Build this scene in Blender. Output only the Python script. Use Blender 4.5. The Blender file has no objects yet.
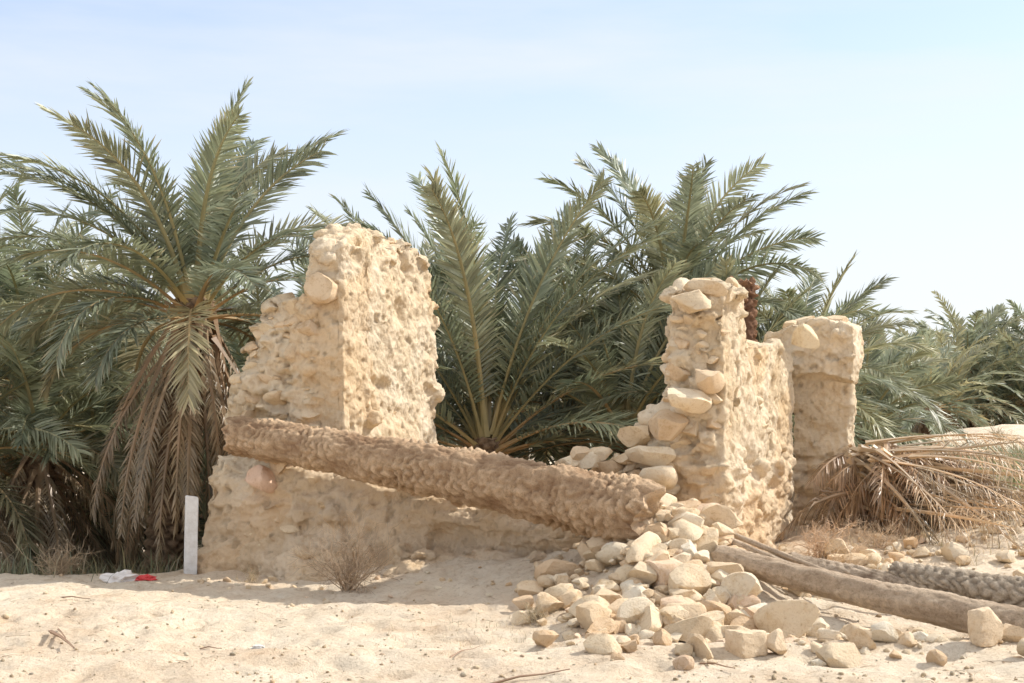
import bpy, bmesh, math, random
import numpy as np
from mathutils import Vector, noise, Matrix

F = 1422.0; HOR = 430.0; EYE = 1.6
def W(px, py, Y):           # survey of the site: bearing/elevation + measured distance -> metres
    return np.array([(px-512)/F*Y, Y, EYE+(HOR-py)/F*Y])

scene = bpy.context.scene
SEL=41
SUN = Vector((1.35, 0.46, 0)).normalized()*math.cos(math.radians(SEL))
SUN.z = math.sin(math.radians(SEL))

# ------------------------------------------------------------------ helpers
def sstep(a, b, x):
    t = np.clip((x-a)/(b-a), 0, 1); return t*t*(3-2*t)

class MB:
    def __init__(s): s.v=[]; s.f=[]; s.c=[]; s.n=0
    def add(s, v, f, c):
        v=np.asarray(v,float); c=np.asarray(c,float)
        if c.ndim==1: c=np.tile(c,(len(v),1))
        s.v.append(v); s.c.append(c)
        f=np.asarray(f)+s.n
        s.f.extend(f.tolist()); s.n+=len(v)
    def obj(s, name, mat, smooth=True, parent=None, sharp=None):
        v=np.concatenate(s.v); c=np.concatenate(s.c)
        me=bpy.data.meshes.new(name)
        me.from_pydata(v.tolist(), [], s.f)
        a=me.color_attributes.new('Col','FLOAT_COLOR','POINT')
        c4=np.ones((len(v),4)); c4[:,:3]=c
        a.data.foreach_set('color', c4.ravel().astype(np.float32))
        if smooth: me.shade_smooth()
        if sharp: me.set_sharp_from_angle(angle=sharp)
        me.materials.append(mat)
        o=bpy.data.objects.new(name, me); scene.collection.objects.link(o)
        if parent: o.parent=parent
        return o

def newmat(name):
    m=bpy.data.materials.new(name); m.use_nodes=True
    nt=m.node_tree
    return m, nt, nt.nodes, nt.links, nt.nodes['Principled BSDF']
def nz(N, L, scale, detail=6, rough=.6, vec=None, typ='noise'):
    t=N.new('ShaderNodeTexNoise' if typ=='noise' else 'ShaderNodeTexVoronoi')
    t.inputs['Scale'].default_value=scale
    if typ=='noise':
        t.inputs['Detail'].default_value=detail; t.inputs['Roughness'].default_value=rough
    if vec: L.new(vec, t.inputs['Vector'])
    return t
def ramp(N, L, src, stops):
    r=N.new('ShaderNodeValToRGB'); e=r.color_ramp.elements
    while len(e)<len(stops): e.new(.5)
    for i,(p,c) in enumerate(stops):
        e[i].position=p; e[i].color=(c[0],c[1],c[2],1)
    L.new(src, r.inputs[0]); return r
def mix(N, L, fac, a, b, mode='MIX'):
    m=N.new('ShaderNodeMix'); m.data_type='RGBA'; m.blend_type=mode
    for s,x in ((0,fac),(6,a),(7,b)):
        if isinstance(x,(int,float)): m.inputs[s].default_value=x
        elif isinstance(x,tuple): m.inputs[s].default_value=(*x,1)
        else: L.new(x, m.inputs[s])
    return m.outputs[2]
def bump(N, L, B, hs, strength=.6):
    prev=None
    for h,d in hs:
        b=N.new('ShaderNodeBump'); b.inputs['Strength'].default_value=strength; b.inputs['Distance'].default_value=d
        L.new(h, b.inputs['Height'])
        if prev: L.new(prev, b.inputs['Normal'])
        prev=b.outputs[0]
    L.new(prev, B.inputs['Normal'])

# ------------------------------------------------------------------ materials
def mat_sand():
    m,nt,N,L,B=newmat('sand')
    tc=N.new('ShaderNodeTexCoord').outputs['Object']
    big=nz(N,L,.45,6,.65,tc); mid=nz(N,L,2.2,8,.7,tc); fine=nz(N,L,22,6,.75,tc); gr=nz(N,L,130,3,.7,tc)
    c1=ramp(N,L,big.outputs[0],[(.36,(.70,.50,.33)),(.52,(.86,.72,.54)),(.7,(.89,.78,.62))]).outputs[0]
    c2=ramp(N,L,mid.outputs[0],[(.32,(.63,.46,.30)),(.46,(.84,.70,.52)),(.68,(.91,.81,.65))]).outputs[0]
    c=mix(N,L,.5,c1,c2)
    c3=ramp(N,L,fine.outputs[0],[(.34,(.66,.58,.49)),(.49,(1,1,1))]).outputs[0]
    c=mix(N,L,.6,c,c3,'MULTIPLY')
    L.new(c,B.inputs['Base Color']); B.inputs['Roughness'].default_value=.95
    B.inputs['Specular IOR Level'].default_value=.1
    bump(N,L,B,[(mid.outputs[0],.15),(fine.outputs[0],.03),(gr.outputs[0],.006)],strength=.9)
    return m
def mat_mud():
    m,nt,N,L,B=newmat('mud_and_stone')
    tc=N.new('ShaderNodeTexCoord').outputs['Object']
    at=N.new('ShaderNodeAttribute'); at.attribute_name='Col'
    big=nz(N,L,1.1,5,.6,tc); mid=nz(N,L,7,8,.7,tc); fine=nz(N,L,45,6,.75,tc)
    c1=ramp(N,L,big.outputs[0],[(.35,(.90,.85,.77)),(.65,(1.03,1.03,1.03))]).outputs[0]
    c2=ramp(N,L,mid.outputs[0],[(.3,(.78,.67,.55)),(.46,(1,.98,.95)),(.75,(1.05,1.05,1.05))]).outputs[0]
    c=mix(N,L,1.0,at.outputs[0],c1,'MULTIPLY'); c=mix(N,L,.85,c,c2,'MULTIPLY')
    c3=ramp(N,L,fine.outputs[0],[(.3,(.72,.65,.57)),(.46,(1,1,1))]).outputs[0]
    c=mix(N,L,.5,c,c3,'MULTIPLY')
    L.new(c,B.inputs['Base Color']); B.inputs['Roughness'].default_value=.95
    B.inputs['Specular IOR Level'].default_value=.1
    bump(N,L,B,[(mid.outputs[0],.06),(fine.outputs[0],.022)],strength=.9)
    return m
def mat_stone():
    m,nt,N,L,B=newmat('limestone')
    tc=N.new('ShaderNodeTexCoord').outputs['Object']
    at=N.new('ShaderNodeAttribute'); at.attribute_name='Col'
    mid=nz(N,L,5,8,.75,tc); fine=nz(N,L,40,7,.75,tc)
    c2=ramp(N,L,mid.outputs[0],[(.3,(.80,.69,.55)),(.48,(1,.98,.95)),(.75,(1.04,1.04,1.04))]).outputs[0]
    c=mix(N,L,1.0,at.outputs[0],c2,'MULTIPLY')
    c3=ramp(N,L,fine.outputs[0],[(.3,(.72,.64,.54)),(.46,(1,1,1))]).outputs[0]
    c=mix(N,L,.6,c,c3,'MULTIPLY')
    L.new(c,B.inputs['Base Color']); B.inputs['Roughness'].default_value=.9
    B.inputs['Specular IOR Level'].default_value=.12
    bump(N,L,B,[(mid.outputs[0],.035),(fine.outputs[0],.011)],strength=.8)
    return m
def mat_leaf():
    m,nt,N,L,B=newmat('palm_leaf')
    at=N.new('ShaderNodeAttribute'); at.attribute_name='Col'
    tc=N.new('ShaderNodeTexCoord').outputs['Object']
    n=nz(N,L,1.5,3,.6,tc)
    r=ramp(N,L,n.outputs[0],[(.3,(.78,.82,.80)),(.7,(1.2,1.15,1.08))]).outputs[0]
    c=mix(N,L,1.0,at.outputs[0],r,'MULTIPLY')
    L.new(c,B.inputs['Base Color']); B.inputs['Roughness'].default_value=.45
    B.inputs['Specular IOR Level'].default_value=.7
    t=N.new('ShaderNodeBsdfTranslucent'); L.new(c,t.inputs['Color'])
    ms=N.new('ShaderNodeMixShader'); ms.inputs[0].default_value=.30
    L.new(B.outputs[0],ms.inputs[1]); L.new(t.outputs[0],ms.inputs[2])
    L.new(ms.outputs[0],N['Material Output'].inputs['Surface'])
    return m
def mat_bark():
    m,nt,N,L,B=newmat('palm_bark')
    at=N.new('ShaderNodeAttribute'); at.attribute_name='Col'
    tc=N.new('ShaderNodeTexCoord').outputs['Object']
    mid=nz(N,L,9,9,.8,tc); fine=nz(N,L,60,5,.8,tc)
    r=ramp(N,L,mid.outputs[0],[(.3,(.55,.47,.40)),(.47,(1,.96,.91)),(.72,(1.2,1.18,1.14))]).outputs[0]
    c=mix(N,L,1.0,at.outputs[0],r,'MULTIPLY')
    r2=ramp(N,L,fine.outputs[0],[(.35,(.60,.55,.50)),(.50,(1,1,1))]).outputs[0]
    c=mix(N,L,.6,c,r2,'MULTIPLY')
    L.new(c,B.inputs['Base Color']); B.inputs['Roughness'].default_value=.85
    B.inputs['Specular IOR Level'].default_value=.2
    bump(N,L,B,[(mid.outputs[0],.05),(fine.outputs[0],.02)],strength=.9)
    return m
def mat_simple(name, rough=.6, amt=.3):
    m,nt,N,L,B=newmat(name)
    at=N.new('ShaderNodeAttribute'); at.attribute_name='Col'
    tc=N.new('ShaderNodeTexCoord').outputs['Object']
    n=nz(N,L,14,6,.7,tc)
    r=ramp(N,L,n.outputs[0],[(.3,(1-amt,1-amt*1.1,1-amt*1.25)),(.6,(1,1,1))]).outputs[0]
    c=mix(N,L,1.0,at.outputs[0],r,'MULTIPLY')
    L.new(c,B.inputs['Base Color']); B.inputs['Roughness'].default_value=rough
    bump(N,L,B,[(n.outputs[0],.005)])
    return m
SAND=mat_sand(); MUD=mat_mud(); STONE=mat_stone(); LEAF=mat_leaf(); BARK=mat_bark()
TWIG=mat_simple('dry_twig',.85); PAINT=mat_simple('weathered_white_paint',.6,.2); PLASTIC=mat_simple('thin_plastic',.35,.08)

# ------------------------------------------------------------------ terrain
S0=np.array([-3.35,16.5]); D0=np.array([.905,-.425]); D0/=np.linalg.norm(D0)
NF=np.array([D0[1], -D0[0]])   # outward (towards viewer)
def wallcoord(x,y):
    dx=x-S0[0]; dy=y-S0[1]
    return dx*D0[0]+dy*D0[1], dx*NF[0]+dy*NF[1]
def base_h(x,y):
    h=np.zeros_like(x)
    s,o=wallcoord(x,y)
    along=sstep(.4,2.2,s)*(1-sstep(5.8,7.4,s))
    h+=along*.36*(1-sstep(.5,2.4,o))*(.15+.85*sstep(1,4.5,s))*sstep(-1,0,o)
    h+=.2*sstep(4.2,6.5,x)*sstep(12,18,y)
    h+=.40*np.exp(-(((x-1.35)/.75)**2+((y-13.1)/.8)**2))
    h+=.22*np.exp(-(((x-1.35)/.95)**2+((y-12.1)/.8)**2))
    h+=.40*sstep(1.9,4.0,x)*sstep(13.2,17.0,y)
    h+=.62*sstep(6,13,x)*sstep(24,38,y)+.70*np.exp(-(((x-17.5)/5.0)**2+((y-42)/4.5)**2))
    h-=.35*(1-sstep(-4.6,-3.4,x))*sstep(15.6,17.2,y)
    h-=.2*sstep(17,20,y)*(1-sstep(0,4,x))
    h+=.06*np.exp(-((y-9.9-.12*x)/.30)**2) -.05*np.exp(-((y-11.0-.1*x)/.4)**2)+.05*np.exp(-((y-12.4-.05*x)/.3)**2)
    h+=3.0*sstep(150,400,y)
    return h
def tn(x,y):
    n=noise.fractal(Vector((x*.7,y*.7,3.1)),1.0,2.0,4)*.055
    if 6<y<24 and abs(x)<10:
        n+=noise.fractal(Vector((x*3.1,y*3.1,7.7)),.85,2.0,5)*.033
        n-=max(0,noise.noise(Vector((x*4.6,y*4.6,1.7)))-.18)*.12
    elif y>28: n+=noise.fractal(Vector((x*.8,y*.8,9.1)),.7,2.0,5)*.22
    return n
def terr(x,y):
    return float(base_h(np.array([float(x)]),np.array([float(y)]))[0])+tn(x,y)
def axis(lo,hi,step,far_lo,far_hi,g=1.16):
    a=list(np.arange(lo,hi+1e-6,step)); st=step
    while a[-1]<far_hi: st*=g; a.append(a[-1]+st)
    st=step; b=[lo]
    while b[-1]>far_lo: st*=g; b.append(b[-1]-st)
    return np.array(b[:0:-1]+a)
xs=axis(-6.5,7.5,.042,-900,900,1.06); ys=axis(7.5,18,.042,-60,1200,1.04)
def build_ground():
    nx,ny=len(xs),len(ys)
    X,Y=np.meshgrid(xs,ys); H=base_h(X,Y)
    v=[(x,y,H[j,i]+tn(x,y)) for j,y in enumerate(ys) for i,x in enumerate(xs)]
    idx=np.arange(nx*ny).reshape(ny,nx)
    f=np.stack([idx[:-1,:-1],idx[:-1,1:],idx[1:,1:],idx[1:,:-1]],-1).reshape(-1,4)
    me=bpy.data.meshes.new('sand_ground'); me.from_pydata(v,[],f.tolist()); me.shade_smooth()
    me.materials.append(SAND)
    o=bpy.data.objects.new('sand_ground',me); scene.collection.objects.link(o)
build_ground()

# ------------------------------------------------------------------ rocks
def ico(sub):
    bm=bmesh.new(); bmesh.ops.create_icosphere(bm,subdivisions=sub,radius=1)
    v=np.array([x.co[:] for x in bm.verts]); f=np.array([[q.index for q in p.verts] for p in bm.faces]); bm.free()
    return v,f
ICO={k:ico(k) for k in (1,2,3,4)}
def rock(rng, size, sub=3, flat=.7, blocky=0):
    v,f=ICO[sub]; v=v.copy()
    if blocky:
        m=np.max(np.abs(v),1)[:,None]; v=(v/m)*.62+v*.2
    for i in range(12 if not blocky else 7):
        n=rng.normal(size=3); n/=np.linalg.norm(n); d=rng.uniform(.44,.82)
        if blocky: d=rng.uniform(.72,.98)
        k=np.maximum(0,v@n-d); v-=k[:,None]*n
    fr=rng.normal(size=(4,3))*3.0; ph=rng.uniform(0,6,4)
    dsp=sum(np.sin(v@fr[i]+ph[i]) for i in range(4))*.022
    fr2=rng.normal(size=(4,3))*10; dsp+=sum(np.sin(v@fr2[i]+ph[i]) for i in range(4))*.012
    v=v*((1.34 if not blocky else 1.0)+dsp[:,None])
    sc=np.array([1,rng.uniform(.65,.95),flat*rng.uniform(.8,1.25)])
    v=v*sc*size
    if not blocky:
        a=rng.uniform(0,6.28); Rz=np.array([[math.cos(a),-math.sin(a),0],[math.sin(a),math.cos(a),0],[0,0,1]])
        v=v@(Rz.T)
        tx=rng.uniform(-.45,.45); Rx=np.array([[1,0,0],[0,math.cos(tx),-math.sin(tx)],[0,math.sin(tx),math.cos(tx)]]); v=v@Rx.T
    return v,f
def stonecol(rng):
    base=[(.87,.71,.50),(.84,.66,.45),(.89,.76,.57),(.78,.58,.38),(.85,.65,.47),(.90,.81,.65)][rng.choice(6,p=[.30,.28,.18,.13,.05,.06])]
    return np.array(base)*rng.uniform(.84,1.02)
def wallstonecol(rng):
    base=[(.86,.70,.49),(.83,.66,.45),(.80,.62,.42),(.88,.74,.54)][rng.integers(4)]
    return np.array(base)*rng.uniform(.92,1.03)

# ------------------------------------------------------------------ the ruin
def poly_prism(mb, P, d, n, pts, t0, t1):
    P=np.array(P); k=len(pts); v=[]
    for t in (t0,t1):
        for s,z in pts:
            q=P+np.array(d)*s+np.array(n)*t; v.append((q[0],q[1],z))
    f=[list(range(k))[::-1], list(range(k,2*k))]
    for i in range(k):
        j=(i+1)%k; f.append([i,j,k+j,k+i])
    off=sum(len(a) for a in mb['v']); mb['v'].append(v); mb['f']+= [[i+off for i in q] for q in f]
def add_blob(mb, c, r, rng, sub=2, flat=.6):
    v,f=rock(rng,r,sub,flat=flat)
    v=v+np.array(c)
    off=sum(len(a) for a in mb['v']); mb['v'].append(v.tolist()); mb['f']+=[[int(i)+off for i in q] for q in f]

rng=np.random.default_rng(5)
raw={'v':[],'f':[]}
front=[(.20,-.3),(.16,.9),(.18,1.5),(.24,1.95),(.32,2.3),(.42,2.65),(.55,2.95),(.8,3.05),(1.1,3.0),(1.25,2.95),(1.34,3.3),(1.38,3.62),(1.62,3.68),
       (1.64,1.2),(2.4,1.1),(3,1.05),(3.8,.98),(4.4,1.05),(4.75,1.18),(5.0,1.32),(5.15,1.5),(5.3,1.75),(5.46,1.95),(5.50,2.5),(5.53,2.95),(5.7,3.05),(5.98,3.0),(6.0,-.3)]
poly_prism(raw,S0,D0,NF,front,0,-.6)
A=S0+D0*1.58; B=np.array([-.96,19.0]); dL=(B-A)/np.linalg.norm(B-A); nL=np.array([dL[1],-dL[0]])
topL=[(-.02,3.60),(.2,3.76),(.5,3.88),(.85,3.96),(1.1,3.86),(1.4,3.78),(1.75,3.86),(2.1,3.96),(2.5,3.94),(2.8,3.80),(3.0,3.6),(3.10,3.1)]
poly_prism(raw,A,dL,nL,[(-.02,-.3)]+topL+[(3.14,2.4),(3.2,1.7),(3.3,.9),(3.32,-.3)],0,-.36)
poly_prism(raw,A,dL,nL,[(-.02,-.3),(-.02,2.9),(.8,3.2),(1.8,3.1),(3.1,2.9),(3.32,-.3)],0,-.6)
C=S0+D0*6.0; E=np.array([3.46,17.6]); dR=(E-C)/np.linalg.norm(E-C); nR=np.array([dR[1],-dR[0]])
poly_prism(raw,C,dR,nR,[(-.02,-.3),(-.02,3.0),(.5,3.08),(.95,3.1),(1.05,2.75),(1.25,2.5),(2,2.52),(2.7,2.6),(3.4,2.62),(3.9,2.55),(3.92,-.3)],0,-.55)
G=np.array([3.46,17.95]); dG=np.array([.93,-.36]); dG/=np.linalg.norm(dG); nG=np.array([dG[1],-dG[0]])
poly_prism(raw,G,dG,nG,[(.05,-.2),(.07,2.4),(.80,2.4),(.76,1.6),(.78,.9),(.86,.3),(.96,-.2)],-.12,-.65)
poly_prism(raw,G,dG,nG,[(-.32,2.32),(-.32,2.6),(-.2,2.82),(.1,2.95),(.4,3.0),(.70,2.94),(.84,2.85),(.86,2.5),(.83,2.2),(.5,2.30)],.10,-.64)
def loft(mb):
    ss=np.linspace(.12,6.0,30); v=[];f=[]
    prof=[]
    for s in ss:
        zt=np.interp(s,[-.25,0,1.3,2.6,3.7,4.6,5.3,6.0],[1.2,1.24,1.20,1.0,.86,.66,.7,.8])+.05*math.sin(s*7)
        o1=np.interp(s,[-.25,0,2,3.5,4.6,5.4,6.0],[.2,.40,.45,.58,.62,.3,.1])
        o2=np.interp(s,[-.25,0,.6,2,3.5,4.6,5.4,6.0],[.5,.55,.8,1.10,1.35,1.45,.8,.3])+.12*math.sin(s*4+1)
        und=np.interp(s,[0,2.4,3.2,5,6],[.0,.05,.30,.38,.1])
        prof.append([(-.2,-.3),(-.2,zt+.02),(o1*.6,zt+.03),(o1,zt-.04),(o1+.10,zt*.78),(o1+.12-und*.4,zt*.5),((o1+o2)/2-und*.5,zt*.3),(o2-.06,.08),(o2+.05,-.3)])
    k=len(prof[0])
    for i,s in enumerate(ss):
        for o,z in prof[i]:
            q=S0+D0*s+NF*o; v.append((q[0],q[1],z))
    for i in range(len(ss)-1):
        for j in range(k):
            a=i*k+j; b=i*k+(j+1)%k; f.append([a,b,b+k,a+k])
    f.append(list(range(k))[::-1]); f.append([(len(ss)-1)*k+j for j in range(k)])
    off=sum(len(a) for a in mb['v']); mb['v'].append(v); mb['f']+=[[i+off for i in q] for q in f]
loft(raw)
def pin(pts,s,z):
    c=False;n=len(pts)
    for i in range(n):
        (x1,y1),(x2,y2)=pts[i],pts[i-1]
        if (y1>z)!=(y2>z) and s<(x2-x1)*(z-y1)/(y2-y1)+x1: c=not c
    return c
def scatter_face(P,d,n,pts,t,num,r0,r1,zmin=.2,smin=-9,smax=99,flat=.6):
    ss=[p[0] for p in pts]; zz=[p[1] for p in pts]; c=0; tries=0
    while c<num and tries<num*30:
        tries+=1
        s=rng.uniform(min(ss),max(ss)); z=rng.uniform(zmin,max(zz))
        if s<smin or s>smax or not pin(pts,s,z): continue
        q=P+d*s+n*t
        add_blob(raw,(q[0],q[1],z),rng.uniform(r0,r1),rng,2,flat); c+=1
scatter_face(S0,D0,NF,front,-.02,120,.08,.20,1.2,smax=1.3)
scatter_face(S0,D0,NF,front,-.01,90,.08,.20,.8,smin=5.0,smax=5.85)
scatter_face(S0,D0,NF,front,-.58,70,.07,.16,.5)
scatter_face(S0,D0,NF,[(.3,.2),(.3,1.1),(5,.7),(5,.2)],.42,34,.08,.24,.1)
scatter_face(S0,D0,NF,[(1.2,.0),(1.2,.4),(4.6,.3),(4.6,.0)],.80,14,.08,.2,.0,flat=.5)
pL=[(0,0),(0,3.7),(3.0,3.6),(3.2,0)]
scatter_face(A,dL,nL,pL,-.10,12,.08,.14,.8)
scatter_face(A,dL,nL,[(0,0),(0,2.9),(3.1,2.9),(3.2,0)],-.58,60,.07,.15,.5)
pR=[(0,0),(0,2.9),(.95,2.9),(1.1,2.4),(3.9,2.4),(3.9,0)]
scatter_face(C,dR,nR,pR,-.08,60,.07,.15,.4)
scatter_face(C,dR,nR,pR,-.52,50,.07,.15,.4)
pG=[(.1,.3),(.05,2.3),(.8,2.3),(.8,.3)]
scatter_face(G,dG,nG,pG,-.20,8,.06,.12,.4)
scatter_face(G,dG,nG,[(-.2,2.4),(-.2,2.8),(.8,2.85),(.8,2.4)],.06,10,.08,.13,.4)
def edge_blobs(P,d,n,pts,w,step,r0,r1,zmin=.6,inset=.05):
    for (a,b) in zip(pts[:-1],pts[1:]):
        L_=math.dist(a,b); k=max(1,int(L_/step))
        for i in range(k):
            t=(i+rng.uniform(0,1))/k; s=a[0]+(b[0]-a[0])*t; z=a[1]+(b[1]-a[1])*t
            if z<zmin: continue
            for q in range(3):
                o=rng.uniform(-w,-inset); c=P+d*s+n*o
                add_blob(raw,(c[0]+rng.normal()*.03,c[1],z-rng.uniform(-.03,.12)),rng.uniform(r0,r1),rng)
edge_blobs(S0,D0,NF,front[:12],.6,.15,.07,.20)
edge_blobs(S0,D0,NF,front[14:27],.6,.15,.07,.19)
edge_blobs(A,dL,nL,topL+[(3.15,1.7)],.36,.17,.08,.17)
edge_blobs(C,dR,nR,[(0,3.0),(.5,3.05),(.9,3.05),(1.02,2.75),(1.2,2.45),(2,2.48),(2.7,2.55),(3.4,2.58),(3.8,2.5)],.5,.18,.07,.16)
edge_blobs(G,dG,nG,[(-.25,2.5),(-.28,2.65),(-.1,2.82),(.1,2.9),(.4,2.95),(.7,2.88)],.5,.17,.07,.13)

me=bpy.data.meshes.new('raw'); vv=[p for a in raw['v'] for p in a]; me.from_pydata([tuple(p) for p in vv],[],raw['f'])
ob=bpy.data.objects.new('raw',me); scene.collection.objects.link(ob)
md=ob.modifiers.new('r','REMESH'); md.mode='VOXEL'; md.voxel_size=.021
dg=bpy.context.evaluated_depsgraph_get(); ev=ob.evaluated_get(dg)
m2=bpy.data.meshes.new_from_object(ev); bpy.data.objects.remove(ob)
nv=len(m2.vertices)
co=np.empty(nv*3); m2.vertices.foreach_get('co',co); co=co.reshape(-1,3)
no=np.empty(nv*3); m2.vertices.foreach_get('normal',no); no=no.reshape(-1,3)
col=np.empty((nv,3)); ds=np.empty(nv)
for i in range(nv):
    p=Vector(co[i])
    a=noise.fractal(p*1.3,1.,2.,3)
    b=noise.fractal(p*6.0+Vector((9,3,1)),.6,2.,5)
    w=.06*a+.034*b
    pit=noise.noise(p*9+Vector((4,4,4)))+.4*noise.noise(p*21)
    if pit>.38: w-=.11*(pit-.38)
    hole=noise.noise(p*2.6+Vector((7,1,4)))
    if hole>.38: w-=.28*(hole-.38)
    flake=1 if noise.noise(p*3.3+Vector((1,8,3)))>.12 else 0
    w-=.014*flake
    if 0<p.z<1.25:
        w+=.070*noise.fractal(Vector((p.x*1.8,p.y*1.8,p.z*5)),.8,2.,3)
    ds[i]=w
    t=.5+.5*noise.noise(p*1.7+Vector((2,7,5))); t2=.5+.5*noise.noise(p*.8+Vector((12,7,5)))
    cc=np.array((.86,.70,.49))*(1-t)+np.array((.92,.81,.64))*t
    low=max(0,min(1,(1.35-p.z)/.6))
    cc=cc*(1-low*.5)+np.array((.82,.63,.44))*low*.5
    if t2>.62: cc=cc*np.array((1,.95,.89))
    col[i]=cc*(1-.07*flake)*(.84 if pit>.44 else 1)
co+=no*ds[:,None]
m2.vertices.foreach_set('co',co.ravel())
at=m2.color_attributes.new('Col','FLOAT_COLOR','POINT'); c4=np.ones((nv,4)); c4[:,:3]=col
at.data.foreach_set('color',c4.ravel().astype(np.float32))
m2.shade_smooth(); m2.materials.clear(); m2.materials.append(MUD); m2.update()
ruin=bpy.data.objects.new('ruined_mudbrick_building',None); scene.collection.objects.link(ruin)
wo=bpy.data.objects.new('masonry_walls',m2); scene.collection.objects.link(wo); wo.parent=ruin
print('ruin verts',nv)

ms=MB()
def put(mb,c,r,sub=3,flat=.7,blocky=0,rg=rng,colr=None):
    v,f=rock(rg,r,sub,flat,blocky); mb.add(v+np.array(c),f,colr if colr is not None else stonecol(rg))
def wall_stones(P,d,n,pts,t,num,r0,r1,zmin,smin=-9,smax=99,flat=.5):
    ss=[p[0] for p in pts]; zz=[p[1] for p in pts]; c=0;tr=0; used=[]
    while c<num and tr<num*60:
        tr+=1
        s=rng.uniform(min(ss),max(ss)); z=rng.uniform(zmin,max(zz))
        if s<smin or s>smax or not pin(pts,s,z): continue
        r=rng.uniform(r0,r1)
        if any(((s-a)*.8)**2+((z-b)*1.3)**2<(.72*(r+q))**2 for a,b,q in used): continue
        used.append((s,z,r)); q=P+d*s+n*(t+rng.uniform(-.05,.03)); put(ms,(q[0],q[1],z),r,3,flat,colr=wallstonecol(rng)); c+=1
wall_stones(S0,D0,NF,front,.02,120,.06,.17,1.35,smax=1.25)
wall_stones(S0,D0,NF,front,.02,100,.06,.18,.9,smin=4.9,smax=5.9)
wall_stones(S0,D0,NF,[(.3,.3),(.3,1.2),(3.6,.9),(3.6,.3)],.48,9,.07,.14,.3)
wall_stones(A,dL,nL,pL,-.07,6,.06,.10,.9)
wall_stones(C,dR,nR,pR,-.05,22,.06,.12,.5)
for (P,d,n,pts,w) in ((S0,D0,NF,front[2:12],.55),(S0,D0,NF,front[17:27],.55),
                    (A,dL,nL,topL[:9],.34),
                    (C,dR,nR,[(0,3.0),(.5,3.06),(.95,3.05),(1.05,2.75),(1.25,2.5),(2,2.5),(2.7,2.58)],.45),
                    (G,dG,nG,[(-.1,2.85),(.1,2.95),(.4,3.0),(.65,2.95)],.4)):
    for a,b in zip(pts[:-1],pts[1:]):
        k=max(1,int(math.dist(a,b)/.18))
        for i in range(k):
            t=(i+rng.uniform(.2,.8))/k
            q=P+d*(a[0]+(b[0]-a[0])*t)-n*rng.uniform(.05,w)
            put(ms,(q[0],q[1],a[1]+(b[1]-a[1])*t+.0),rng.uniform(.08,.16),3,.55,colr=wallstonecol(rng))
def wp(px,py,Y,r,**k):
    k.setdefault('colr',wallstonecol(rng)); put(ms,W(px,py,Y),r,**k)
wp(328,288,15.85,.22,flat=.6); wp(290,350,16.1,.15,flat=.5); wp(285,300,16.3,.17,flat=.5); wp(268,335,16.3,.16,flat=.5); wp(300,322,16.1,.18,flat=.5)
wp(262,480,15.62,.17,flat=.8,colr=np.array((.86,.62,.46))); wp(308,452,15.45,.14); wp(280,462,15.6,.13)
wp(806,336,17.5,.16,flat=.9,colr=np.array((.88,.73,.50))); wp(690,300,13.85,.18,flat=.55); wp(686,400,13.8,.22,flat=.45); wp(648,455,14.0,.22,flat=.6); wp(708,378,13.8,.16); wp(640,435,14.2,.18,flat=.6); wp(665,425,14.0,.19); wp(655,480,13.9,.2)
for px,py in ((570,462),(590,460),(608,466),(624,460),(600,452),(580,455)): wp(px,py,14.4,.14,flat=.5)
ms.obj('wall_stones',STONE,parent=ruin,sharp=.6)

# ------------------------------------------------------------------ rubble pile
mr=MB(); rg=np.random.default_rng(11)
LA=W(718,556,12.5)[:2]; LB=W(1085,636,10.8)[:2]; LD=(LB-LA)/np.linalg.norm(LB-LA)
def nearlog(x,y,w=.2):
    q=np.array([x,y])-LA; a=q@LD; return a>-.1 and abs(q[0]*LD[1]-q[1]*LD[0])<w
def drop(mb,x,y,r,sub=2,flat=.65,blocky=0,lift=0,colr=None,sink=.40):
    z=terr(x,y); put(mb,(x,y,z+r*flat*(1-sink)+lift),r,sub,flat,blocky,rg,colr)
cnt=0
while cnt<470:
    x=rg.normal(1.38,.58); y=rg.normal(12.2,.82)
    if y<10.2 or y>13.9 or x<.05 or x>2.6: continue
    s,o=wallcoord(x,y)
    if o<.2: continue
    r=min(.19,.022+rg.exponential(.052))
    if nearlog(x,y,.12+r): continue
    dens=math.exp(-(((x-1.4)/.8)**2+((y-12.7)/1.0)**2))
    drop(mr,x,y,r,3 if r>.08 else 2,lift=dens*rg.uniform(0,.16)); cnt+=1
for i in range(200):
    x=rg.uniform(2.4,6.4); y=rg.normal(14.4+.4*(x-2),.8)
    drop(mr,x,y,.025+rg.exponential(.035),2)
for i in range(170):
    x=rg.uniform(.6,5.0); y=rg.uniform(9.4,11.6); r=min(.14,.014+rg.exponential(.035))
    if nearlog(x,y,.12+r): continue
    drop(mr,x,y,r,2 if r<.08 else 3)
for i in range(45):
    x=rg.uniform(-3.2,0); y=14.6-.45*(x+3)+rg.normal()*.3
    drop(mr,x,y,.015+rg.exponential(.015),2)
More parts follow.
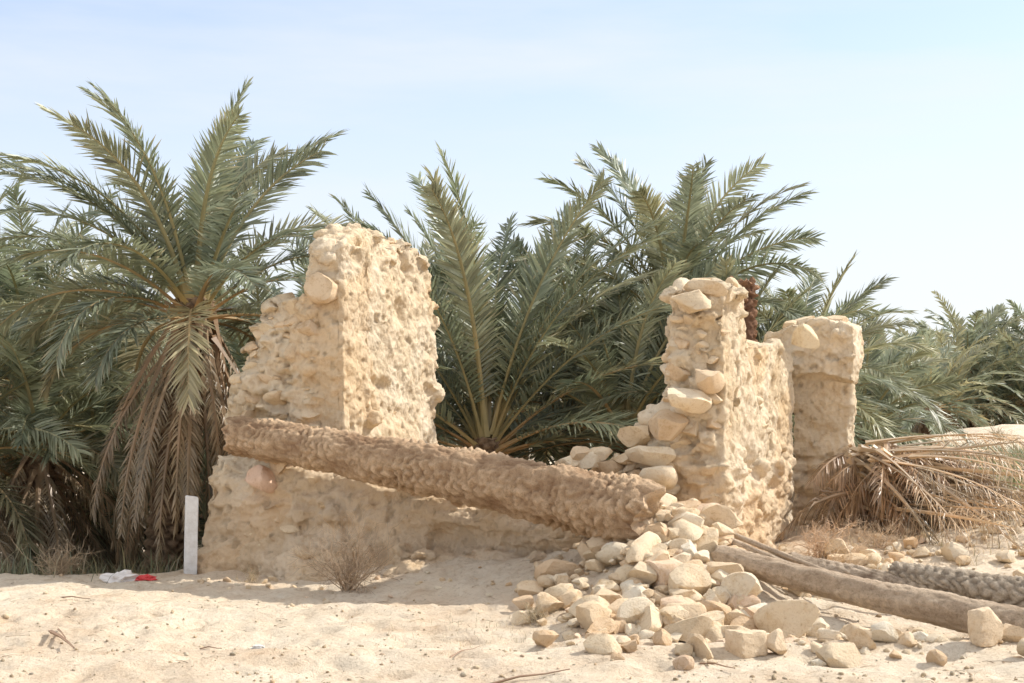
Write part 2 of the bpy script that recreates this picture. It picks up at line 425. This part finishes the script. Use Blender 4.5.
for px,py,Y,r,fl in ((790,616,10.9,.21,.8),(745,590,11.7,.16,.8),(722,578,12.0,.14,.8),(694,575,12.0,.15,.8),(706,547,12.6,.16,.9),(598,631,11.0,.18,.5),
                     (632,603,11.7,.14,.8),(660,630,11.2,.13,.7),(648,585,12.1,.14,.7),(668,556,12.5,.13,.7),(620,587,12.2,.14,.7),(592,597,12.3,.12,.6),
                     (795,652,10.3,.13,.7),(830,640,10.6,.12,.7),(735,638,10.9,.13,.7),(700,640,10.9,.12,.7),(545,612,12.1,.08,.7),(680,610,11.4,.15,.7),(715,612,11.4,.14,.7),(640,566,12.6,.13,.7)):
    p=W(px,py,Y); zt=terr(p[0],p[1]); p[2]=min(p[2],zt+.22); put(mr,p,r,3,fl,0,rg)
mr.obj('rubble_pile',STONE,sharp=.6)
for (px,py,Y,r,bl) in ((748,661,9.9,.165,1),(775,664,9.9,.10,0),(861,656,10.1,.11,0),(985,654,10.2,.15,1),(905,655,10.2,.07,0),(1012,640,10.3,.09,0),(838,668,9.9,.06,0)):
    m=MB(); p=W(px,py,Y); z=terr(p[0],p[1]); v,f=rock(rg,r,4,.72 if not bl else .95,bl)
    if bl:
        a=.5; Rz=np.array([[math.cos(a),-math.sin(a),0],[math.sin(a),math.cos(a),0],[0,0,1]]); v=v@Rz.T
    m.add(v+np.array([p[0],p[1],z-v[:,2].min()-r*.18]),f,np.array((.86,.69,.49))*rg.uniform(.93,1.03)); m.obj('fallen_stone_block',STONE,sharp=.6)
mp=MB()
for i in range(3000):
    y=7.6+rg.exponential(3.2); x=rg.uniform(-.45,.45)*y
    if y>16.5: continue
    r=.003+rg.exponential(.0055)
    v,f=rock(rg,min(r,.035),1,.7); mp.add(v+np.array([x,y,terr(x,y)+r*.2]),f,stonecol(rg)*rg.uniform(.6,1.0))
mp.obj('pebbles',STONE)

# ------------------------------------------------------------------ palm logs
def log(mb,p0,p1,r0,r1,seed=0,N=8,pitch=.15,amp=.13,c_hi=(.42,.30,.19),c_lo=(.20,.125,.07),sag=0,segs=56,step=.02,caps=True,rag=.03,shape=None,warp=.45,ring=.45,dia=1.,rough=1.):
    p0=np.array(p0,float); p1=np.array(p1,float); ax=p1-p0; L_=np.linalg.norm(ax); ax/=L_
    up=np.array([0,0,1.]) if abs(ax[2])<.9 else np.array([1.,0,0])
    sd=np.cross(ax,up); sd/=np.linalg.norm(sd); up=np.cross(sd,ax)
    n=max(6,int(L_/step)); t=np.linspace(0,1,n); th=np.linspace(0,2*math.pi,segs,endpoint=False)
    T,TH=np.meshgrid(t,th,indexing='ij')
    nn=np.empty(T.shape); nb=np.empty(T.shape); nw=np.empty(T.shape)
    for i in range(n):
        for j in range(segs):
            q=Vector((math.cos(th[j])*1.2,math.sin(th[j])*1.2,t[i]*L_*2.2+seed*7.3))
            nn[i,j]=noise.fractal(q,.9,2.,4); nb[i,j]=noise.fractal(q*4.5,.7,2.,3) if rough>1 else noise.noise(q*4.5)
            nw[i,j]=noise.noise(q*.8+Vector((5,5,5)))
    u=T*L_/pitch+nn*warp+nw*warp*1.5; vn=TH*N/(2*math.pi)+nw*warp*.6
    fa=np.abs((u+vn)%1-.5); fb=np.abs((u-vn)%1-.5)
    d=np.minimum(fa,fb)*2
    saw=(u)%1
    R=(r0+(r1-r0)*T)
    if shape is not None: R=R*shape(T)
    rid=np.minimum(saw*1.25,1)*np.where(saw>.85,(1-saw)/.15,1)
    fade=np.clip(.75+nw*1.6,.15,1.3) if rough>1 else 1.
    disp=(amp*dia*(np.minimum(d*1.9,1)-.6)+amp*ring*(rid-.5))*fade+nn*.10*rough+nb*.05*rough
    R=R*(1+disp)
    cen=p0+ax*(T[...,None]*L_)+np.array([0,0,-1.])*(sag*4*T*(1-T))[...,None]
    if rag: cen=cen+ax*((nn*rag)*(np.exp(-T*L_/.08)+np.exp(-(1-T)*L_/.08)))[...,None]
    V=cen+(np.cos(TH)*R)[...,None]*sd+(np.sin(TH)*R)[...,None]*up
    k=np.clip((np.minimum(d*1.7,1)*dia+rid*(1-dia))*.75*fade+.25+nn*.4+nb*.25,0,1)[...,None]
    Cc=np.array(c_lo)*(1-k)+np.array(c_hi)*k
    V=V.reshape(-1,3); Cc=Cc.reshape(-1,3)
    idx=np.arange(n*segs).reshape(n,segs); j2=np.roll(idx,-1,axis=1)
    f=np.stack([idx[:-1],j2[:-1],j2[1:],idx[1:]],-1).reshape(-1,4)
    mb.add(V,f[:,::-1],Cc)
    if caps:
        rs=np.random.default_rng(seed+99)
        for e,(row,sgn) in enumerate(((0,-1),(n-1,1))):
            rn=V.reshape(n,segs,3)[row]; c=rn.mean(0); K=8; vs=[]
            for q in range(K):
                kk=1-q/K
                vs.append(c+(rn-c)*kk+ax*sgn*(rs.normal(size=(segs,1))*.008*(q>0)+.02*math.sin(q*1.3)*(q>0)))
            vs=np.array(vs).reshape(-1,3); vs=np.vstack([vs,c[None]])
            ff=[]
            for q in range(K-1):
                for j in range(segs):
                    a=q*segs+j;b=q*segs+(j+1)%segs; ff.append([a,b,b+segs,a+segs])
            mb.add(vs,ff,np.array(c_hi)*.95)
            tri=[[ (K-1)*segs+j,(K-1)*segs+(j+1)%segs,K*segs] for j in range(segs)]
            mb.f.extend((np.array(tri)+mb.n-len(vs)).tolist())
m=MB()
P0=W(238,436,15.75); P1=W(652,517,12.75)
log(m,P0,P1,.20,.30,seed=1,N=9,pitch=.115,amp=.15,c_hi=(.88,.66,.44),c_lo=(.40,.25,.145),sag=-.04,segs=104,step=.013,rag=.14,warp=.85,ring=.65,dia=.6,rough=1.35,
    shape=lambda T:1+.14*np.exp(-((T-.0)/.04)**2)+.05*sstep(.85,1,T)+.03*np.sin(T*17)-.12*np.exp(-((1-T)/.02)**2))
m.obj('fallen_palm_trunk',BARK)
m=MB(); log(m,W(718,556,12.5)+np.array([0,0,0]),W(1085,636,10.8),.10,.15,seed=2,N=8,pitch=.10,amp=.08,c_hi=(.84,.69,.52),c_lo=(.50,.38,.27),segs=48,sag=.04,warp=.8,dia=.3,rough=1.2)
m.obj('fallen_palm_trunk',BARK)
m=MB(); log(m,W(893,576,12.9),W(1085,606,12.0),.13,.17,seed=3,N=7,pitch=.10,amp=.22,c_hi=(.72,.62,.49),c_lo=(.22,.165,.115),segs=64,warp=.7,dia=.7)
m.obj('fallen_palm_trunk',BARK)
m=MB(); log(m,W(790,566,13.2),W(925,594,12.7),.13,.12,seed=4,N=7,pitch=.11,amp=.16,c_hi=(.74,.62,.48),c_lo=(.30,.22,.16),segs=64,warp=.7,dia=.6)
m.obj('fallen_palm_trunk',BARK)
for a,b,r in (((712,533,13.0),(842,588,12.1),.035),((724,531,13.1),(856,584,12.2),.028),((700,540,12.9),(872,602,11.9),.032),((735,545,12.9),(905,598,12.2),.025)):
    m=MB(); log(m,W(*a),W(*b),r,r*.8,seed=5,N=3,pitch=.4,amp=.05,c_hi=(.80,.66,.50),c_lo=(.50,.38,.27),segs=12,step=.05,rag=0); m.obj('wooden_pole',BARK)

# ------------------------------------------------------------------ palms
def frond(mb, rg, org, L_, az, e0, droop, npairs=70, leaf=.45, width=.030, col=(.11,.14,.065), stem=(.30,.27,.10), roll=0., sway=0., vang=.45, pw=1.5, limp=.25, r0=.026, start=.14):
    n=22; t=np.linspace(0,1,n)
    e=e0-droop*t**pw; a=az+sway*t
    dr=np.stack([np.cos(e)*np.cos(a),np.cos(e)*np.sin(a),np.sin(e)],1)
    pts=np.array(org)+np.vstack([[0,0,0],np.cumsum((dr[:-1]+dr[1:])/2,0)*L_/(n-1)])
    sd=np.stack([-np.sin(a),np.cos(a),0*a],1); nm=np.cross(dr,sd)
    rl=roll*(.3+.7*t)[:,None]
    sd2=sd*np.cos(rl)+nm*np.sin(rl); nm=np.cross(dr,sd2); sd=sd2
    rr=(r0*(1-t)**.8+.004)*(1+1.0*np.exp(-t/.04))
    ring=[]
    for q,(cx,cy) in enumerate(((1.3,-.2),(0,.6),(-1.3,-.2),(0,-.8))):
        ring.append(pts+sd*(rr*cx)[:,None]+nm*(rr*cy)[:,None])
    V=np.stack(ring,1).reshape(-1,3); idx=np.arange(n*4).reshape(n,4); j2=np.roll(idx,-1,1)
    f=np.stack([idx[:-1],j2[:-1],j2[1:],idx[1:]],-1).reshape(-1,4)
    sc=np.array(stem)[None]*(1-t[:,None]*.6)+np.array(col)[None]*t[:,None]*.6*1.3
    mb.add(V,f,np.repeat(sc,4,0))
    for sg in (-1,1):
        K=npairs
        tk=np.clip(np.linspace(start,.995,K)+rg.normal(size=K)*.003,0,1)
        I=lambda A:np.stack([np.interp(tk,t,A[:,i]) for i in range(3)],1)
        b=I(pts); d=I(dr); s=I(sd); m_=I(nm)
        tt=(tk-start)/(1-start)
        an=np.radians(60-30*tt)+rg.normal(size=K)*.08
        va=vang*(1-.5*tt)+rg.normal(size=K)*.20
        ld=d*np.cos(an)[:,None]+np.sin(an)[:,None]*(sg*s*np.cos(va)[:,None]+m_*np.sin(va)[:,None])
        ln=leaf*(np.sin(np.pi*(.12+.74*tt))**.7)*(1+rg.normal(size=K)*.09)
        ln=ln*(1-.25*tt)
        w=np.cross(ld,m_); w/=np.linalg.norm(w,axis=1)[:,None]+1e-9
        n2=np.cross(w,ld); tau=rg.normal(size=K)*.40+.25*sg
        w=w*np.cos(tau)[:,None]+n2*np.sin(tau)[:,None]
        W_=width*(1+rg.normal(size=K)*.15)
        g=limp*(1+rg.normal(size=K)*.3)
        mid=b+ld*(ln*.45)[:,None]; mid[:,2]-=g*ln*.12
        tip=b+ld*ln[:,None]; tip[:,2]-=g*ln*.55
        V=np.stack([b-w*(W_*.28)[:,None],b+w*(W_*.28)[:,None],mid+w*(W_*.5)[:,None],mid-w*(W_*.5)[:,None],tip],1).reshape(-1,3)
        base=np.arange(K)[:,None]*5
        fq=(base+np.array([[0,1,2,3]])).tolist(); ft=(base+np.array([[3,2,4]])).tolist()
        cc=np.array(col)[None]*(1+rg.normal(size=(K,1))*.18)
        cc=np.repeat(np.clip(cc,.01,1),5,0).reshape(K,5,3)
        dry=rg.random(K)<.15
        cc[:,4]=np.where(dry[:,None],np.array([.50,.42,.27]),cc[:,4]*1.1)
        off=mb.n
        mb.add(V,fq,cc.reshape(-1,3)); mb.f.extend((np.array(ft)+off).tolist())

GREENS=[(.29,.315,.205),(.33,.345,.225),(.25,.28,.185),(.36,.35,.21),(.28,.31,.22)]
def palm_into(ml,mt,px,py,Y,L_,n=42,seed=0,dead=0,e_lo=-25,e_hi=86,npairs=70,leaf=.52,tr=.2,lean=(0,0),segs=36,width=.032,trunk=True,step=.03,droop=(45,85),dlen=.85,ymin=None,tight=False,xmax=None):
    rg=np.random.default_rng(seed); top=W(px,py,Y)
    gz=terr(top[0],top[1])-.15
    basep=np.array([top[0]-lean[0],top[1]-lean[1],gz])
    if trunk and top[2]-gz>.35:
        log(mt,basep,top+np.array([0,0,.05]),tr*1.1,tr*.95,seed=seed,N=7,pitch=.16,amp=.30,c_hi=(.40,.28,.18),c_lo=(.10,.065,.04),segs=segs,step=step,caps=True)
    ga=2.39996
    for i in range(n):
        k=(i+.5)/n
        az=i*ga+rg.normal()*.25+seed
        e0=math.radians(e_hi+(e_lo-e_hi)*k**1.15)+rg.normal()*.09
        Lf=L_*(.72+.28*math.sin(math.pi*min(1,.25+k*.75)))*rg.uniform(.88,1.1)
        c=np.array(GREENS[rg.integers(5)])*rg.uniform(.78,1.15)
        if k>.8 and rg.random()<.35: c=c*.5+np.array((.40,.32,.19))*.6
        dr=math.radians(rg.uniform(*droop))*(.60+.6*min(1,k*1.6))
        rl=rg.normal()*.45; sw=rg.normal()*.22; vg=rg.uniform(.2,.45)
        if ymin is not None and top[1]+math.sin(az)*Lf*.85*math.cos(max(0,e0-dr*.4))<ymin: continue
        if xmax is not None and k>.30 and top[0]+math.cos(az)*Lf*.85>xmax: continue
        o=top+np.array([math.cos(az),math.sin(az),0])*tr*(.35+.6*k)+np.array([0,0,.15-.35*k])
        frond(ml,rg,o,Lf,az,e0,dr,npairs,leaf,width,c,roll=rl,sway=sw,vang=vg,
              stem=(.54,.44,.22) if k<.6 else (.60,.40,.20))
    for i in range(dead):
        az=i*ga*1.7+rg.normal()*.4; k=i/max(1,dead)
        e0=math.radians(rg.uniform(-70,-20)) if not tight else math.radians(rg.uniform(-84,-50))
        dr=math.radians(rg.uniform(25,60))
        dr=min(dr,e0+math.radians(88)) if e0+math.radians(88)>0 else .05
        c=np.array((.44,.33,.21))*rg.uniform(.6,1.2)
        o=top+np.array([math.cos(az),math.sin(az),0])*tr*1.0+np.array([0,0,-.15-.6*k])
        frond(ml,rg,o,min(L_*dlen,(top[2]-gz)*1.0)*rg.uniform(.75,1.0),az,e0,dr,int(npairs*.6),leaf*(.6 if not tight else .4),width*.65,c,stem=(.46,.30,.18),roll=rg.normal()*.8,vang=-.1,limp=.9)
def palm(px,py,Y,L_,**k):
    root=bpy.data.objects.new('date_palm',None); scene.collection.objects.link(root)
    ml,mt=MB(),MB(); palm_into(ml,mt,px,py,Y,L_,**k)
    ml.obj('fronds',LEAF,smooth=False,parent=root)
    if mt.n: mt.obj('trunk',BARK,parent=root)
palm(195,305,18.2,2.85,n=46,seed=31,dead=44,npairs=82,tr=.25,lean=(.40,0),segs=48,leaf=.54,dlen=1.05,droop=(50,85),e_lo=-5,tight=True,xmax=-2.1)
palm(487,442,21.0,4.2,n=46,seed=2,dead=6,npairs=92,leaf=.62,e_lo=5,droop=(35,70),width=.036,ymin=18.8)
palm(672,322,23.5,3.0,n=50,seed=3,dead=10,npairs=74,leaf=.58,width=.036,e_lo=-35)
palm(30,370,23.0,3.1,n=42,seed=4,dead=14)
palm(-70,360,21.5,3.2,n=42,seed=5,dead=10)
palm(105,405,22.5,2.9,n=36,seed=6,dead=18)
palm(410,420,23.5,3.7,n=38,seed=7,e_lo=-10,leaf=.6,width=.036,ymin=19.6)
palm(575,410,24.5,3.4,n=38,seed=8,e_lo=-10,leaf=.6,width=.036)
palm(800,400,23.0,2.4,n=42,seed=9,dead=10,e_lo=-30,droop=(60,90))
palm(862,425,26.0,2.0,n=36,seed=10,dead=8)
palm(262,425,22.5,2.9,n=36,seed=11,dead=8)
palm(40,440,19.6,2.1,n=26,seed=12,dead=34,dlen=1.0,e_lo=-10)
palm(-60,450,18.8,2.8,n=36,seed=13,dead=8)
palm(250,530,20.3,1.9,n=30,seed=14,dead=4)
palm(330,470,21.5,2.6,n=34,seed=15,ymin=19.6)
palm(730,420,22.0,2.5,n=34,seed=16,e_lo=-10,ymin=18.8)
palm(95,480,21.5,2.3,n=26,seed=17,dead=26,dlen=1.0)
palm(625,430,22,3.0,n=36,seed=18,e_lo=-5,ymin=18.5)
root=bpy.data.objects.new('distant_palm_grove',None); scene.collection.objects.link(root)
ml,mt=MB(),MB(); rg=np.random.default_rng(77)
for i,(px,py,Y) in enumerate(((925,385,58),(968,366,55),(1008,374,60),(1040,362,56),(1075,366,58),(945,392,66),(985,390,70),(1020,390,66),(1120,370,60),(880,390,60),(1180,372,62),(905,400,55),(950,406,52),(990,404,54),(1030,406,53),(930,406,49),(1060,400,54))):
    palm_into(ml,mt,px,py,Y,2.9,n=34,seed=100+i,npairs=26,leaf=.6,width=.08,segs=10,step=.3,dead=12,tr=.28)
for i in range(22):
    Y=rg.uniform(28,42); px=rg.uniform(-150,840); zt=rg.uniform(2.0,2.9); py=HOR-(zt-EYE)*F/Y
    palm_into(ml,mt,px,py,Y,rg.uniform(2.3,2.8),n=30,seed=200+i,npairs=34,leaf=.5,width=.055,segs=10,step=.3,dead=5)
ml.obj('fronds',LEAF,smooth=False,parent=root); mt.obj('trunks',BARK,parent=root)

m=MB(); p=W(742,300,19.0); log(m,(p[0],p[1],terr(p[0],p[1])-.1),p+np.array([0,0,.2]),.2,.17,seed=9,N=5,pitch=.14,amp=.45,c_hi=(.42,.24,.14),c_lo=(.12,.06,.04),segs=40,warp=.9,rough=1.4,rag=.2)
m.obj('dead_palm_trunk',BARK)

m=MB(); rg=np.random.default_rng(21)
for i in range(140):
    o=W(858+rg.uniform(-10,54),458+rg.uniform(-16,66),17.8+rg.uniform(-.8,.6))
    az=rg.uniform(-1.35,.35); frond(m,rg,o,rg.uniform(1.3,3.0),az,math.radians(rg.uniform(-38,10)),math.radians(rg.uniform(0,45)),
        16,.32,.013,np.array((.64,.48,.32))*rg.uniform(.5,1.15),stem=np.array((.86,.68,.48))*rg.uniform(.5,1.02),roll=rg.normal(),limp=1.0,vang=-.2,r0=.020,start=.40)
for i in range(160):
    o=W(868+rg.uniform(-20,75),448+rg.uniform(-8,60),17.8+rg.uniform(-.5,.5))
    frond(m,rg,o,rg.uniform(.6,1.5),rg.uniform(-2.6,.6),math.radians(rg.uniform(-60,0)),math.radians(40),34,.34,.017,np.array((.46,.31,.19))*rg.uniform(.4,1.2),
        stem=(.58,.42,.27),roll=rg.normal(),limp=1.0,vang=-.2,r0=.018,start=.08)
m.obj('dead_palm_frond_pile',LEAF,smooth=False)

# ------------------------------------------------------------------ shrubs, twigs, grass
def tube(mb,pts,r,col):
    pts=np.array(pts); n=len(pts); V=[]
    for i,p in enumerate(pts):
        d=pts[min(i+1,n-1)]-pts[max(i-1,0)]; d/=np.linalg.norm(d)+1e-9
        a=np.cross(d,[.3,.2,1]); a/=np.linalg.norm(a)+1e-9; b=np.cross(d,a); rr=r*(1-.6*i/(n-1))
        for q in range(3):
            V.append(p+rr*(a*math.cos(q*2.094)+b*math.sin(q*2.094)))
    f=[]
    for i in range(n-1):
        for q in range(3):
            f.append([i*3+q,i*3+(q+1)%3,(i+1)*3+(q+1)%3,(i+1)*3+q])
    mb.add(V,f,col)
def dry_bush(name,c,rad,h,num,col,seed,thick=.004):
    rg=np.random.default_rng(seed); m=MB()
    def grow(p,d,L_,r,lev):
        pts=[p]
        for i in range(4):
            d=d+rg.normal(size=3)*.22; d/=np.linalg.norm(d); pts.append(pts[-1]+d*L_/4)
        tube(m,pts,r,np.array(col)*rg.uniform(.6,1.2))
        if lev<2:
            for _ in range(4):
                k=rg.integers(1,5); dd=d+rg.normal(size=3)*.7; dd/=np.linalg.norm(dd); grow(pts[k],dd,L_*.55,r*.6,lev+1)
    for i in range(num):
        a=rg.uniform(0,6.28); sp=rg.uniform(0,1); d=np.array([math.cos(a)*sp*rad,math.sin(a)*sp*rad,h*rg.uniform(.4,1)]); ln=np.linalg.norm(d)*.75; d/=np.linalg.norm(d)
        grow(np.array(c)+rg.normal(size=3)*np.array([.04,.04,0]),d,ln,thick,0)
    m.obj(name,TWIG,smooth=False)
def onground(px,Y):
    x=(px-512)/F*Y; return (x,Y,terr(x,Y))
dry_bush('dry_bush',onground(348,13.7),.50,.68,48,(.56,.41,.27),1,.005)
dry_bush('dry_bush',onground(820,15.5),.45,.45,40,(.78,.58,.40),2,.005)
dry_bush('dry_bush',onground(535,11.6),.22,.16,24,(.60,.49,.32),3,.003)
dry_bush('dry_bush',onground(880,15.8),.4,.35,26,(.74,.58,.41),6,.004)
dry_bush('dry_bush',onground(840,14.6),.35,.3,24,(.74,.58,.40),7,.004)
dry_bush('dry_bush',onground(60,15.7),.5,.4,30,(.46,.35,.23),4,.005)
dry_bush('dry_bush',onground(250,14.7),.22,.18,14,(.52,.41,.26),5,.003)
dry_bush('dry_bush',onground(945,36),.6,.4,20,(.5,.42,.27),8,.01)
dry_bush('dry_bush',onground(1000,38),.7,.4,20,(.5,.42,.27),9,.01)
dry_bush('dry_bush',onground(975,33),.6,.35,20,(.45,.38,.25),10,.01)
def grass(name,cx,cy,rx,ry,num,h,cols,seed,w=.012):
    rg=np.random.default_rng(seed); m=MB(); K=num
    x=cx+rg.normal(size=K)*rx; y=cy+rg.normal(size=K)*ry
    z=np.array([terr(a,b) for a,b in zip(x,y)])
    b=np.stack([x,y,z-.02],1); a=rg.uniform(0,6.28,K); sp=rg.uniform(.1,.6,K); hh=h*rg.uniform(.5,1.1,K)
    d=np.stack([np.cos(a)*sp,np.sin(a)*sp,np.ones(K)],1)
    wd=np.stack([-np.sin(a),np.cos(a),0*a],1)*w
    mid=b+d*hh[:,None]*.5; tip=b+d*hh[:,None]*np.array([1.6,1.6,.9])
    V=np.stack([b-wd*.5,b+wd*.5,mid+wd*.4,mid-wd*.4,tip],1).reshape(-1,3); base=np.arange(K)[:,None]*5
    c=np.array(cols)[rg.integers(len(cols),size=K)]*rg.uniform(.7,1.2,(K,1))
    off=m.n; m.add(V,(base+np.array([[0,1,2,3]])).tolist(),np.repeat(c,5,0)); m.f.extend((base+np.array([[3,2,4]])+off).tolist())
    m.obj(name,LEAF,smooth=False)
grass('green_grass',9.2,26.5,1.5,1.6,7000,.80,[(.22,.26,.12),(.28,.30,.15),(.38,.34,.2)],1,.02)
grass('green_grass',-6.0,17.8,2.2,.9,2600,.45,[(.16,.18,.10),(.25,.23,.13),(.32,.26,.16)],2,.018)
grass('dry_grass',.1,11.3,.5,.3,260,.09,[(.56,.46,.3)],3,.004)
grass('dry_grass',5.6,16.5,1.2,1.0,700,.2,[(.68,.55,.37),(.56,.47,.3)],4,.01)

m=MB()
def stick(px,py,px2,py2,r):
    a=onground(px,EYE*F/(py-HOR)); b=onground(px2,EYE*F/(py2-HOR)); a=np.array(a)+[0,0,r]; b=np.array(b)+[0,0,r+.02]
    tube(m,[a,(a*.6+b*.4)+[0,0,.015],(a*.3+b*.7)+[.01,.01,0],b],r,(.30,.19,.12))
stick(50,636,74,650,.018); stick(58,634,66,642,.010); stick(450,665,480,655,.006); stick(485,680,570,678,.010); stick(60,600,90,606,.008); stick(200,650,222,655,.006); stick(700,668,735,676,.008)
rg=np.random.default_rng(9)
for i in range(200):
    y=rg.uniform(8.5,15); x=rg.uniform(-.4,.4)*y; z=terr(x,y); a=rg.uniform(0,3.1); l=rg.uniform(.04,.18)
    tube(m,[(x,y,z+.006),(x+math.cos(a)*l*.5,y+math.sin(a)*l*.5,z+.014),(x+math.cos(a)*l,y+math.sin(a)*l,z+.006)],.003,(.44,.32,.21))
m.obj('scattered_twigs',TWIG,smooth=False)

def post():
    x,y,z=onground(191,15.7); bm=bmesh.new(); bmesh.ops.create_cube(bm,size=1)
    for v in bm.verts: v.co.x*=.135; v.co.y*=.10; v.co.z*=1.0
    bmesh.ops.subdivide_edges(bm,edges=bm.edges[:],cuts=6,use_grid_fill=True)
    bmesh.ops.bevel(bm,geom=[e for e in bm.edges if e.calc_face_angle(0)>1],offset=.008,segments=2,affect='EDGES')
    for v in bm.verts:
        v.co+=v.normal*noise.noise(v.co*8)*.004
        v.co.x+=v.co.z*.02
        if v.co.z>.45: v.co.z-=.02+v.co.x*.15
    me=bpy.data.meshes.new('white_post'); bm.to_mesh(me); bm.free()
    a=me.color_attributes.new('Col','FLOAT_COLOR','POINT')
    for i,v in enumerate(me.vertices):
        k=.84 if v.co.z>-.25 else .72; a.data[i].color=(k,k*.98,k*.93,1)
    me.materials.append(PAINT); o=bpy.data.objects.new('white_marker_post',me); o.location=(x,y,z+.38); o.rotation_euler=(0,0,.35); scene.collection.objects.link(o)
post()
def crumple(name,px,py,Y,sx,sz,col,seed):
    v,f=ICO[3]; v=v.copy()
    for i in range(len(v)):
        q=Vector(v[i])*2.1+Vector((seed,0,0)); v[i]*=1+.55*noise.fractal(q,.7,2.2,4)
    v*=np.array([sx,sx*.6,sz]); p=W(px,py,Y); z=terr(p[0],p[1]); v[:,2]=np.maximum(v[:,2],-sz*.4)
    m=MB(); m.add(v+np.array([p[0],p[1],z+sz*.4]),f,col); m.obj(name,PLASTIC,smooth=False)
crumple('plastic_bag',122,576,15.4,.20,.10,(.78,.72,.66),1)
crumple('red_plastic_litter',146,578,15.3,.11,.035,(.65,.05,.05),2)
crumple('plastic_scrap',258,656,10.1,.045,.02,(.7,.68,.64),3)

# ------------------------------------------------------------------ light, sky, camera
w=bpy.data.worlds.new('World'); scene.world=w; w.use_nodes=True; nt=w.node_tree; N=nt.nodes; L=nt.links
bg=N['Background']; sky=N.new('ShaderNodeTexSky'); sky.sky_type='NISHITA'; sky.sun_disc=False
sky.sun_elevation=math.radians(SEL); sky.sun_rotation=math.atan2(SUN.x,SUN.y); sky.dust_density=1.0; sky.air_density=1.0; sky.ozone_density=2.0
tc=N.new('ShaderNodeTexCoord'); sep=N.new('ShaderNodeSeparateXYZ'); L.new(tc.outputs['Generated'],sep.inputs[0])
hz=ramp(N,L,sep.outputs[2],[(0.0,(.95,.95,.95)),(.10,(.80,.80,.80)),(.27,(.36,.36,.36)),(.5,(.5,.5,.5)),(.9,(.75,.75,.75))]).outputs[0]
hc=ramp(N,L,sep.outputs[2],[(0.0,(.635,.645,.65)),(.3,(.62,.64,.66)),(.6,(.84,.81,.77))]).outputs[0]
mp=N.new('ShaderNodeMapping'); mp.inputs['Scale'].default_value=(1.2,1.2,7); L.new(tc.outputs['Generated'],mp.inputs[0])
cn=nz(N,L,1.6,7,.55,mp.outputs[0]); cr=ramp(N,L,cn.outputs[0],[(.45,(0,0,0)),(.72,(.7,.7,.7))]).outputs[0]
fac=mix(N,L,1.0,hz,cr,'SCREEN')
sk2=mix(N,L,1.0,sky.outputs[0],(1.5,1.5,1.6),'MULTIPLY')
hc10=mix(N,L,1.0,hc,(10.,10.,10.),'MULTIPLY')
colr=mix(N,L,fac,sk2,hc10)
L.new(colr,bg.inputs[0]); bg.inputs[1].default_value=.15
sd=bpy.data.lights.new('sun','SUN'); sd.energy=5; sd.angle=math.radians(.5); sd.color=(1,.96,.89)
so=bpy.data.objects.new('sun',sd); so.rotation_euler=SUN.to_track_quat('Z','Y').to_euler(); so.location=(20,10,20); scene.collection.objects.link(so)
cd=bpy.data.cameras.new('camera'); cd.lens=50; cd.sensor_width=36; cd.shift_y=(HOR-341.5)/1024; cd.clip_end=3000; cd.clip_start=.1
cam=bpy.data.objects.new('camera',cd); cam.location=(0,0,EYE); cam.rotation_euler=(math.pi/2,0,0); scene.collection.objects.link(cam); scene.camera=cam
scene.view_settings.view_transform='Standard'; scene.view_settings.look='None'; scene.view_settings.exposure=0
